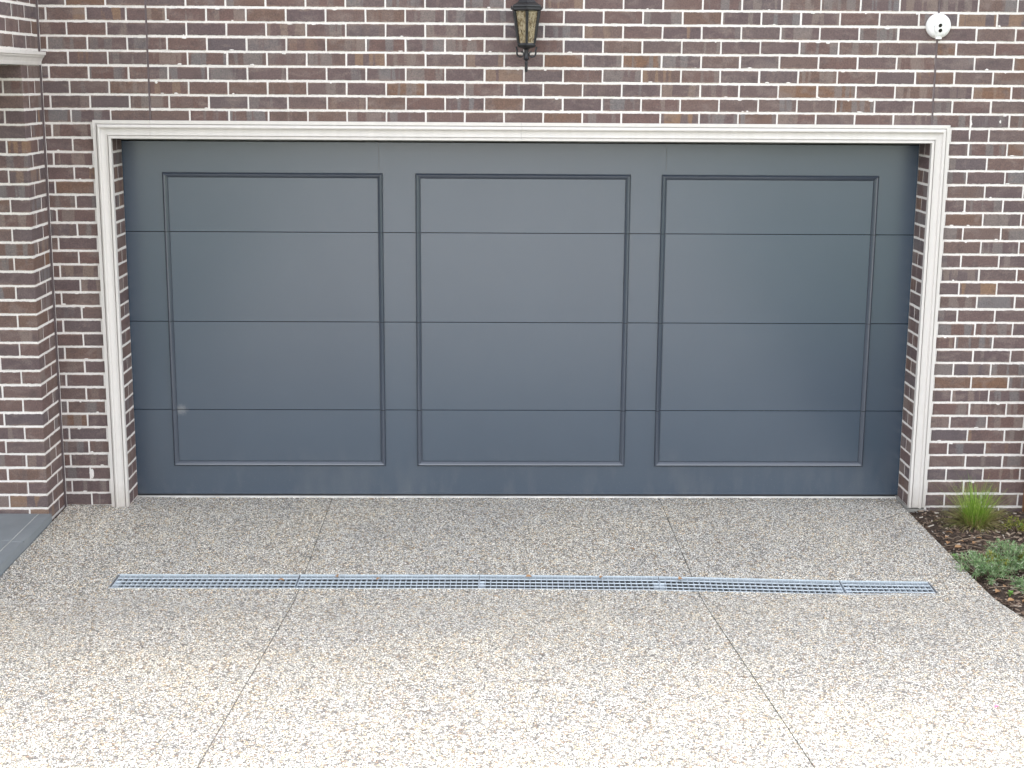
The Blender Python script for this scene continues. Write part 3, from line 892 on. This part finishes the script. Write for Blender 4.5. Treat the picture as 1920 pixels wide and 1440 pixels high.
def leaf(m, p, d, up, L, W):
    d = d.normalized(); s = d.cross(up)
    if s.length < 1e-4: s = d.orthogonal()
    s.normalize(); u = s.cross(d)
    i = len(m.v)
    m.v += [tuple(p), tuple(p + d*L*0.45 + s*W/2 + u*L*0.06), tuple(p + d*L - u*L*0.04), tuple(p + d*L*0.45 - s*W/2 + u*L*0.06)]
    m.f.append([i, i+1, i+2, i+3])
def low_shrub(name, label, cx, cy, rx, ry, h, nst, nleaf, mat, seed, L=(0.016, 0.034), W=0.0050, cat='shrub'):
    q = random.Random(seed); z0 = zsoil(max(cx, 5.4), cy)
    t = thing(name, label, cat, (cx, cy, z0))
    st = MB(); lf = MB()
    for k in range(nst):
        a = q.uniform(0, math.tau); rr = math.sqrt(q.random())
        bx, by = 0.25*rx*math.cos(a)*rr, 0.25*ry*math.sin(a)*rr
        ex, ey = rx*math.cos(a)*rr, ry*math.sin(a)*rr
        top = h*(1 - 0.45*rr*rr)*q.uniform(0.65, 1.1)
        pts = []
        for s in range(6):
            u = s/5; pts.append(Vector((bx + (ex-bx)*u**0.8, by + (ey-by)*u**0.8, top*math.sin(u*1.45)/math.sin(1.45))) + Vector((q.uniform(-1,1), q.uniform(-1,1), 0))*0.004)
        st.tube(pts, [0.0022, 0.0019, 0.0016, 0.0013, 0.001, 0.0006], 4, False)
        for j in range(nleaf):
            u = q.uniform(0.25, 1.0)*4.999; i = int(u); p = pts[i].lerp(pts[i+1], u-i); tg = (pts[i+1]-pts[i]).normalized()
            rv = Vector((q.gauss(0,1), q.gauss(0,1), q.gauss(0.3,0.8))).normalized()
            leaf(lf, p, tg*0.7 + rv, Vector((q.uniform(-.5,.5), q.uniform(-.5,.5), 1)), q.uniform(*L), W*q.uniform(0.7, 1.3))
    st.build('stems', M_twig, t); lf.build('leaves', mat, t, kind='stuff')
    return t
low_shrub('low_shrub', 'grey green low shrub spilling over the driveway edge, nearest the drain end', 5.445, -1.22, 0.165, 0.27, 0.085, 85, 34, M_sage, 31)
low_shrub('low_shrub', 'grey green low shrub at the right picture edge behind the yellow green tuft', 5.66, -1.08, 0.13, 0.30, 0.115, 75, 34, M_sage, 32)
low_shrub('low_shrub', 'yellowing thin shrub between the two grey green shrubs', 5.53, -1.18, 0.09, 0.13, 0.085, 26, 28, M_olive, 33)
low_shrub('low_shrub', 'yellow green tuft at the right picture edge of the bed', 5.76, -1.12, 0.08, 0.13, 0.10, 34, 34, M_olive, 34, (0.02, 0.045))
def broadleaf(label, cx, cy, n, size, seed, h=0.05, spread=0.05):
    q = random.Random(seed); t = thing('broadleaf_weed', label, 'weed', (cx, cy, zsoil(max(cx,5.36), cy)))
    st = MB()
    for k in range(n):
        a = q.uniform(0, math.tau); r = spread*math.sqrt(q.random()); hh = h*q.uniform(0.5, 1.1)
        c = Vector((r*math.cos(a), r*math.sin(a), hh))
        st.tube([(0.1*c.x, 0.1*c.y, 0), c*0.6 + Vector((0,0,hh*0.2)), c], 0.0009, 4, False)
        m = MB(); s = size*q.uniform(0.6, 1.1); N = 9; tilt = Matrix.Rotation(q.uniform(-0.5,0.5), 3, 'X') @ Matrix.Rotation(q.uniform(-0.5,0.5), 3, 'Y') @ Matrix.Rotation(q.uniform(0,6.28), 3, 'Z')
        cv = m.vert(c + tilt @ Vector((0,0,-s*0.08)))
        ring = [m.vert(c + tilt @ Vector((s*0.5*math.cos(math.tau*j/N)*q.uniform(0.85,1.1), s*0.42*math.sin(math.tau*j/N)*q.uniform(0.85,1.1), q.uniform(-0.04,0.06)*s))) for j in range(N)]
        for j in range(N): m.f.append([cv, ring[j], ring[(j+1)%N]])
        m.build('leaf', M_bright, t, smooth=True)
    st.build('stems', M_bright, t)
    return t
low_shrub('low_shrub', 'small grey green shrub in the lower right corner of the bed', 5.60, -1.52, 0.085, 0.13, 0.07, 40, 36, M_sage, 35)
low_shrub('low_shrub', 'wispy olive shrub right of the grass tussock under the wall', 5.93, -0.42, 0.10, 0.10, 0.08, 22, 22, M_olive, 36)
broadleaf('bright green round leaved weed at the right picture edge below the wall', 6.005, -0.42, 16, 0.034, 41, 0.05, 0.075)
broadleaf('small round leaved weed beside the driveway edge, left of the first shrub', 5.375, -0.99, 9, 0.022, 42, 0.035, 0.035)
broadleaf('tiny lime green seedling in the bed at the lowest visible corner', 5.46, -1.60, 6, 0.020, 43, 0.03, 0.018)

# dry stems and leaves
q = random.Random(77)
def twig(x, y, L, yaw, r, label):
    m = MB(); pts = []
    for k in range(6):
        u = k/5; px = x + math.cos(yaw)*L*(u-0.5); py = y + math.sin(yaw)*L*(u-0.5)
        pts.append((px, py + q.uniform(-.006,.006), zsoil(max(px,5.36), py) + 0.022 + 0.03*math.sin(math.pi*u)*q.uniform(0.2,1)))
    m.tube(pts, [r, r, r*0.9, r*0.8, r*0.6, r*0.4], 5)
    o = m.build('dry_twig', M_twig); tag(o, label, 'twig', 'dry twigs on the garden bed'); return o
tw = 'thin dry twig lying on the bark mulch between the tussock and the shrubs'
for k in range(11): twig(q.uniform(5.42, 5.95), q.uniform(-1.0, -0.62), q.uniform(0.12, 0.34), q.uniform(-0.4, 0.4), q.uniform(0.0012, 0.0024), tw)
tw2 = 'thin dry twig lying on the mulch along the lower driveway edge'
for k in range(6): twig(q.uniform(5.42, 5.7), q.uniform(-1.75, -1.42), q.uniform(0.10, 0.22), q.uniform(-0.9, 0.3), q.uniform(0.0012, 0.0022), tw2)
def dead_leaf(x, y, z, s, label, group=None, seed=0, name='dry_leaf', mat=None):
    r = random.Random(seed); m = MB(); yaw = r.uniform(0, 6.28)
    rot = Matrix.Rotation(yaw, 3, 'Z') @ Matrix.Rotation(r.uniform(-0.4,0.4), 3, 'X')
    n = 7
    rows = []
    for k in range(n+1):
        u = k/n; wd = math.sin(math.pi*min(1, u*0.96+0.02))**0.8*0.34*s; cz = math.sin(u*3.0)*0.16*s
        rows.append([m.vert(Vector((x,y,z)) + rot @ Vector(((u-0.5)*s, sgn*wd, cz + abs(sgn)*0.16*s))) for sgn in (-1, 0, 1)])
    for k in range(n):
        for j in (0, 1): m.f.append([rows[k][j], rows[k+1][j], rows[k+1][j+1], rows[k][j+1]])
    o = m.build(name, mat or M_dleaf, smooth=True)
    tag(o, label, 'leaf', group); return o
dl = 'curled brown dead leaf lying on the bark mulch at the driveway edge'
dlab = ['curled brown dead leaf by the driveway edge, level with the front of the grass tussock', 'brown dead leaf closest to the wall in the mulch left of the tussock',
        'dead leaf on the mulch just in front of the left side of the tussock', 'dead leaf at the driveway edge furthest from the wall behind the shrubs', 'dead leaf lying under the front tips of the tussock',
        'dead leaf touching the driveway edge between tussock and first shrub', 'brown dead leaf right under the middle of the tussock', 'dead leaf at the driveway edge below the first shrub, nearest the paving',
        'dead leaf in the mulch right below the first shrub', 'large tan dead leaf in the lowest visible corner of the bed', 'dead leaf on the mulch edge beside the lime green seedling', 'dead leaf behind the lime green seedling, under the corner shrub']
for k, (x, y) in enumerate(((5.43,-0.60),(5.47,-0.52),(5.50,-0.66),(5.44,-0.78),(5.56,-0.72),(5.405,-0.70),(5.62,-0.62),(5.41,-1.55),(5.47,-1.48),(5.50,-1.74),(5.43,-1.70),(5.55,-1.60))):
    dead_leaf(x, y, zsoil(x, y)+0.014, q.uniform(0.028, 0.055), dlab[k], 'dead leaves on the garden bed', 300+k)
o = dead_leaf(4.656, -3.666, zdrive(-3.666)+0.008, 0.026, 'small pink petal lying on the driveway at lower right', None, 5, 'fallen_petal', M_petal); o['category'] = 'petal'
dead_leaf(2.98, -0.812, 0.006, 0.030, 'pale tan leaf lying on the driveway between the centre door panel and the drain', 'leaves on the driveway', 611)
dead_leaf(3.489, -0.891, 0.006, 0.034, 'orange brown leaf on the driveway left of the right joint, between door and drain', 'leaves on the driveway', 612)

# timber post at the right picture edge
tp = thing('timber_post', 'brown timber post standing against the wall at the right picture edge', 'post', (6.175, -0.05, -0.08))
m = MB(); m.box(-0.07, 0.07, -0.045, 0.045, 0, 1.02); m.build('shaft', M_wood, tp)
m = MB(); m.box(-0.08, 0.08, -0.052, 0.048, 1.022, 1.045); m.build('cap', M_wood, tp)

# ------------------------------------------------------------------ porch floor tiles
pf = thing('porch_floor', 'slate grey tiled porch floor at the left picture edge', 'tiled step', (-0.5, -1.3, 0))
w = wall(pf)
m = MB(); m.box(-2.0, -0.046, -3.3, YP-0.001, -0.08, 0.048); m.build('step_base', M_conc, pf)
TZ = 0.058
def tile(x0, x1, y0, y1, z0=None, drop=0.0, nm='tile'):
    m = MB(); b = 0.0015; z = TZ
    zz = lambda x: z - drop*(x-x0)/(x1-x0)
    i = len(m.v)
    for (xa, ya, dz) in ((x0,y0,1),(x1,y0,1),(x1,y1,1),(x0,y1,1)): m.v.append((xa, ya, 0.047))
    for (xa, ya) in ((x0,y0),(x1,y0),(x1,y1),(x0,y1)): m.v.append((xa, ya, zz(xa)-b))
    for (xa, ya) in ((x0+b,y0+b),(x1-b,y0+b),(x1-b,y1-b),(x0+b,y1-b)): m.v.append((xa, ya, zz(xa)))
    for k in range(4):
        j = (k+1) % 4; m.f.append([k, j, j+4, k+4]); m.f.append([k+4, j+4, j+8, k+8])
    m.f.append([8,9,10,11]); return m.build(nm, M_tile, pf)
g = 0.0035
ybs = [-0.352, -0.885, -1.485, -2.085, -2.685, -3.285]
xbs = [-0.112, -0.712, -1.312, -1.912]
for ya, yb in zip(ybs, ybs[1:]):
    for xa, xb in zip(xbs, xbs[1:]): tile(xb+g, xa-g, yb+g, ya-g)
    tile(-0.112+g*0.2, -0.034, yb+g-0.02, ya-g-0.02 if ya != ybs[0] else ya-g, nm='edge_tile')
m = MB(); m.box(-1.95, -0.045, -3.29, YP-0.002, 0.0482, 0.0555); m.build('grout', M_cement, pf)
m = MB(); m.box(-0.0455, -0.033, -3.3, YP-0.004, -0.05, 0.0465); m.build('edge_riser', M_tile, pf)
w.done()

# ------------------------------------------------------------------ trench drain
ch = thing('drain_channel', 'galvanised trench drain channel sunk across the driveway', 'drain', (2.83, -1.46, 0))
w = wall(ch)
m = MB()
pts = [(0.609,), (1.611,), (2.597,), (3.588,), (4.575,), (5.064,)]
XS = [p[0] for p in pts]
pr_ = [(0.0, 0.0015), (-0.004, 0.0015), (-0.004, -0.085), (-DW+0.004, -0.085), (-DW+0.004, 0.0015), (-DW, 0.0015), (-DW, -0.09), (0, -0.09)]
n = len(pr_)
for x in XS:
    for a, b in pr_: m.v.append((x, yfar(x)+a, b))
for k in range(len(XS)-1):
    for j in range(n):
        q2 = (j+1) % n; m.f.append([k*n+j, k*n+q2, (k+1)*n+q2, (k+1)*n+j])
for x, s in ((XS[0], 1), (XS[-1], -1)):
    y = yfar(x); a, b = sorted((x, x - 0.004*s)); m.box(a, b, y-DW, y, -0.09, 0.0015)
ob = m.build('channel', simple('dirty_channel', (0.22,0.225,0.23), 0.8, var=0.3, scale=20), ch)
for a, b in ((0.0008, 0.0058), (-DW-0.0008+0.0, -DW+0.0050)):
    m = MB()
    for k in range(len(XS)-1):
        y0, y1 = yfar(XS[k]), yfar(XS[k+1]); e0, e1 = (-b, -a) if a > 0 else (a, b)
        m.face([(XS[k], y0+e0, 0.0030), (XS[k+1], y1+e0, 0.0030), (XS[k+1], y1+e1, 0.0030), (XS[k], y0+e1, 0.0030)])
        m.face([(XS[k], y0+e0, 0.0), (XS[k+1], y1+e0, 0.0), (XS[k+1], y1+e0, 0.0030), (XS[k], y0+e0, 0.0030)])
    m.build('edge_rail', M_gbright, ch)
w.done()
def make_grate(Lg):
    root = bpy.data.objects.new('drain_grate', None); COL.objects.link(root); root.empty_display_size = 0.1
    W = DW - 0.012
    t = 0.0045
    m = MB(); m.box(-Lg/2, Lg/2, -t, 0, -0.025, 0.0); m.build('frame_rail', M_gbright, root)
    m = MB(); m.box(-Lg/2, Lg/2, -W, -W+t, -0.025, 0.0); m.build('frame_rail', M_gbright, root)
    bar = MB(); bar.box(-0.0019, 0.0019, -W+t+0.0003, -t-0.0003, -0.025, -0.0006); bme = bar.mesh('bar', M_galv)
    nb = int(round(Lg/0.0305)); 
    for k in range(nb+1):
        x = -Lg/2 + 0.0015 + (Lg-0.003)*k/nb
        o = bpy.data.objects.new('bar', bme); COL.objects.link(o); o.parent = root; o.location = (x, 0, 0)
    for k in (1, 2, 3):
        m = MB(); y = -W*k/4
        m.tube([(-Lg/2+0.001, y, -0.0034), (Lg/2-0.001, y, -0.0034)], 0.0034, 6); m.build('cross_rod', M_gbright, root)
    return root
gl = ['leftmost drain grate in the trench drain, in front of the left door panel',
      'second drain grate from the left, just right of the left driveway joint',
      'middle drain grate of the row, in front of the centre door panel',
      'fourth drain grate from the left, crossing the right driveway joint',
      'short end grate of the trench drain, nearest the garden bed']
full = None
for k in range(5):
    xa, xb = XS[k]+0.005, XS[k+1]-0.003
    Lg = (xb - xa)
    if k == 0: full = make_grate(0.984); g_ = full
    elif k < 4: g_ = copy_tree(full)
    else: g_ = make_grate(Lg - 0.004)
    ya, yb = yfar(xa)-0.006, yfar(xb)-0.006
    g_.location = ((xa+xb)/2, (ya+yb)/2, 0.0005)
    g_.rotation_euler = (0, 0, math.atan2(yb-ya, xb-xa))
    tag(g_, gl[k], 'drain grate', 'galvanised grates of the trench drain', 'thing')
    if k in (0, 1, 2, 3, 4):
        m = MB(); sx_ = -1 if k in (1, 4, 0) else 1
        hl = (0.984 if k < 4 else Lg-0.004)/2
        m.box(*sorted((sx_*(hl-0.005), sx_*(hl-0.027))), -0.16, -0.062, -0.020, -0.012); m.build('locking_plate', M_galv, g_)
# litter caught in the drain
for px, dy, k, lb in ((1.82,-0.055,500,'dark brown leaf scrap on the second drain grate, nearer the left driveway joint'),(2.05,-0.10,501,'pale leaf scrap in the middle of the second drain grate'),
                  (2.87,-0.05,502,'brown leaf scrap on the middle drain grate'),(3.27,-0.05,503,'tan leaf scrap at the right part of the middle drain grate'),(1.52,-0.12,504,'small leaf scrap at the right end of the leftmost drain grate'),
                  (3.70,-0.06,505,'cream leaf scrap at the left end of the fourth drain grate')):
    dead_leaf(px, yfar(px)+dy, 0.008, 0.034, lb, 'leaf scraps on the drain', k)

# ------------------------------------------------------------------ wall lantern
lx, ly = 2.868, -0.135
lt = thing('wall_lantern', 'black six sided wall lantern with amber seeded glass above the garage door', 'wall lamp', (lx, ly, 2.872))
lt.scale = (0.95, 0.95, 0.93)
def hexring(r, z, ph=-math.pi/2): return [Vector((r*math.cos(ph+math.pi/3*k), r*math.sin(ph+math.pi/3*k), z)) for k in range(6)]
zb, zt = 0.030, 0.228      # glass bottom / top relative to the root
rb_, rt_ = 0.058, 0.088
lo, hi = hexring(rb_, zb), hexring(rt_, zt)
for k in range(6):
    j = (k+1) % 6
    m = MB(); ins = 0.93
    a, b, c, d = lo[k]*1, lo[j]*1, hi[j]*1, hi[k]*1
    f = lambda v: Vector((v.x*ins, v.y*ins, v.z))
    o1 = [f(a), f(b), f(c), f(d)]; o2 = [Vector((v.x*0.965, v.y*0.965, v.z)) for v in o1]
    i = len(m.v)
    for v in o1+o2: m.v.append(tuple(v))
    for q4 in ((0,1,2,3),(7,6,5,4),(0,4,5,1),(1,5,6,2),(2,6,7,3),(3,7,4,0)): m.f.append([i+x for x in q4])
    m.build('glass_pane', M_glass, lt)
    m = MB(); wr_ = 0.0078
    m.tube([lo[k], hi[k]], [wr_, wr_*1.35], 6); m.build('corner_rib', M_iron, lt)
m = MB(); m.lathe([(0.040,0.0),(0.052,0.004),(0.064,0.010),(0.066,0.018),(0.060,0.026),(0.058,0.030)], 6, (0,0,0), 'Z', -math.pi/2); m.build('base_plate', M_iron, lt)
m = MB(); m.lathe([(0.088,0.228),(0.098,0.230),(0.104,0.236),(0.104,0.246),(0.100,0.250),(0.102,0.256),(0.100,0.264),(0.086,0.270),(0.066,0.282),(0.050,0.300),(0.040,0.322),(0.032,0.345),(0.020,0.356),(0.022,0.366),(0.012,0.376),(0.006,0.40),(0.001,0.412)], 6, (0,0,0), 'Z', -math.pi/2)
m.build('roof', M_iron, lt)
m = MB()
for v in hexring(0.106, 0.240): m.tube([v, v*1.0 + Vector((v.x*0.06, v.y*0.06, 0.020))], [0.006, 0.001], 5)
m.build('roof_finials', M_iron, lt)
m = MB(); m.lathe([(0.0055,-0.150),(0.0095,-0.145),(0.0100,-0.122),(0.0075,-0.110),(0.0095,-0.104),(0.0095,-0.085),(0.007,-0.080),(0.016,-0.074),(0.019,-0.066),(0.014,-0.058),(0.012,-0.030),(0.014,-0.010),(0.026,-0.002),(0.038,0.001)], 12)
o = m.build('lower_finial', M_iron, lt); autosmooth(o, 40)
for sg in (-1, 1):
    m = MB(); pts = []
    for k in range(16):     # C scroll curling under the base plate
        a = -0.35 + k*0.36; r = 0.029*(1 - k*0.047)
        pts.append((sg*(0.032 + r*math.cos(a - 0.2)), -0.004, -0.034 - r*math.sin(a - 0.2)*1.0))
    pts = [(sg*0.064, -0.004, 0.008)] + pts
    m.tube(pts, [0.0058]*6 + [0.0052]*6 + [0.0046]*5, 6); m.build('scroll', M_iron, lt)
m = MB()   # arm back to the wall
m.tube([(0, 0.0, 0.262), (0, 0.03, 0.30), (0, 0.08, 0.325), (0, 0.130, 0.30)], [0.008,0.009,0.009,0.011], 8); m.build('arm', M_iron, lt)
m = MB(); m.tube([(0, 0.0, -0.062), (0, 0.04, -0.075), (0, 0.09, -0.06), (0, 0.130, -0.02)], [0.007,0.008,0.008,0.010], 8); m.build('arm', M_iron, lt)
m = MB(); m.box(-0.045, 0.045, 0.122, 0.1400, 0.02, 0.36); m.build('wall_plate', M_iron, lt)
m = MB(); m.tube([(0,0,0.03),(0,0,0.10)], 0.011, 10); m.build('candle_tube', simple('candle_sleeve', (0.75,0.72,0.64), 0.5), lt)
m = MB(); m.lathe([(0.008,0.101),(0.014,0.112),(0.017,0.126),(0.012,0.142),(0.003,0.156)], 10); m.build('bulb', M_white, lt, smooth=True)

# ------------------------------------------------------------------ turret camera
tc = thing('security_camera', 'round white security camera with two dark lenses on the wall, upper right', 'camera', (5.357, -0.001, 3.022))
m = MB(); m.lathe([(0.0740,0.0),(0.0745,0.006),(0.0740,0.014),(0.0715,0.026),(0.066,0.038),(0.057,0.048),(0.045,0.055),(0.030,0.060),(0.012,0.062),(0.001,0.0622)], 48, (0,0,0), 'Y'); o = m.build('housing', M_white, tc, smooth=True)
d = Vector((0.06, -0.955, -0.30)).normalized(); c = Vector((-0.006, -0.022, 0.000))
ua = d.orthogonal().normalized(); ub = d.cross(ua); n = 36
def disc(name, prof, mat, cc, nn=36):
    m = MB()
    for r, h in prof:
        for j in range(nn): m.v.append(tuple(cc + d*h + (ua*math.cos(math.tau*j/nn) + ub*math.sin(math.tau*j/nn))*r))
    for k in range(len(prof)-1):
        for j in range(nn): a = k*nn+j; b = k*nn+(j+1)%nn; m.f.append([a, b, b+nn, a+nn])
    return autosmooth(m.build(name, mat, tc), 30)
disc('eyeball', [(0.0405, 0.0), (0.0410, 0.030), (0.0400, 0.040), (0.0385, 0.0425), (0.0370, 0.0425), (0.0366, 0.0395)], M_white, c)
disc('lens_face', [(0.0350, 0.030), (0.0350, 0.0420), (0.0335, 0.0450), (0.0200, 0.0470), (0.0008, 0.0478)], M_white, c)
upv = (Vector((0,0,1)) - d*d.z).normalized(); sdv = Vector((upv.y*d.z - upv.z*d.y, upv.z*d.x - upv.x*d.z, upv.x*d.y - upv.y*d.x))
for sg, off in ((1, -0.003), (-1, 0.002)):
    disc('lens', [(0.0115, -0.002), (0.0115, 0.0010), (0.0098, 0.0020), (0.0005, 0.0024)], M_lens, c + d*0.0465 + upv*(sg*0.0150) + sdv*off, 20)
m = MB(); m.box(-0.018, 0.014, -0.045, -0.02, -0.078, -0.066); m.build('mounting_tab', M_white, tc)

# ------------------------------------------------------------------ unseen rest of the house, added to block sun from behind
hb = thing('house_sun_block', 'unseen house body and low roof added behind the brick front to block the sun', 'house', (-1, 4, 0))
w = wall(hb)
m = MB(); m.box(-12, 10.4, 0.34, 9.0, -0.2, 4.28); m.build('wall', M_render, hb)
m = MB(); i = len(m.v)
m.v += [(-12.3, 0.12, 4.31), (10.8, 0.12, 4.31), (10.8, 9.3, 4.31), (-12.3, 9.3, 4.31), (-8.5, 4.7, 6.0), (7.0, 4.7, 6.0)]
m.f += [[0,1,5,4],[1,2,5],[2,3,4,5],[3,0,4],[3,2,1,0]]
m.build('roof', simple('roof_tiles', (0.07,0.07,0.075), 0.8), hb)
w.done()
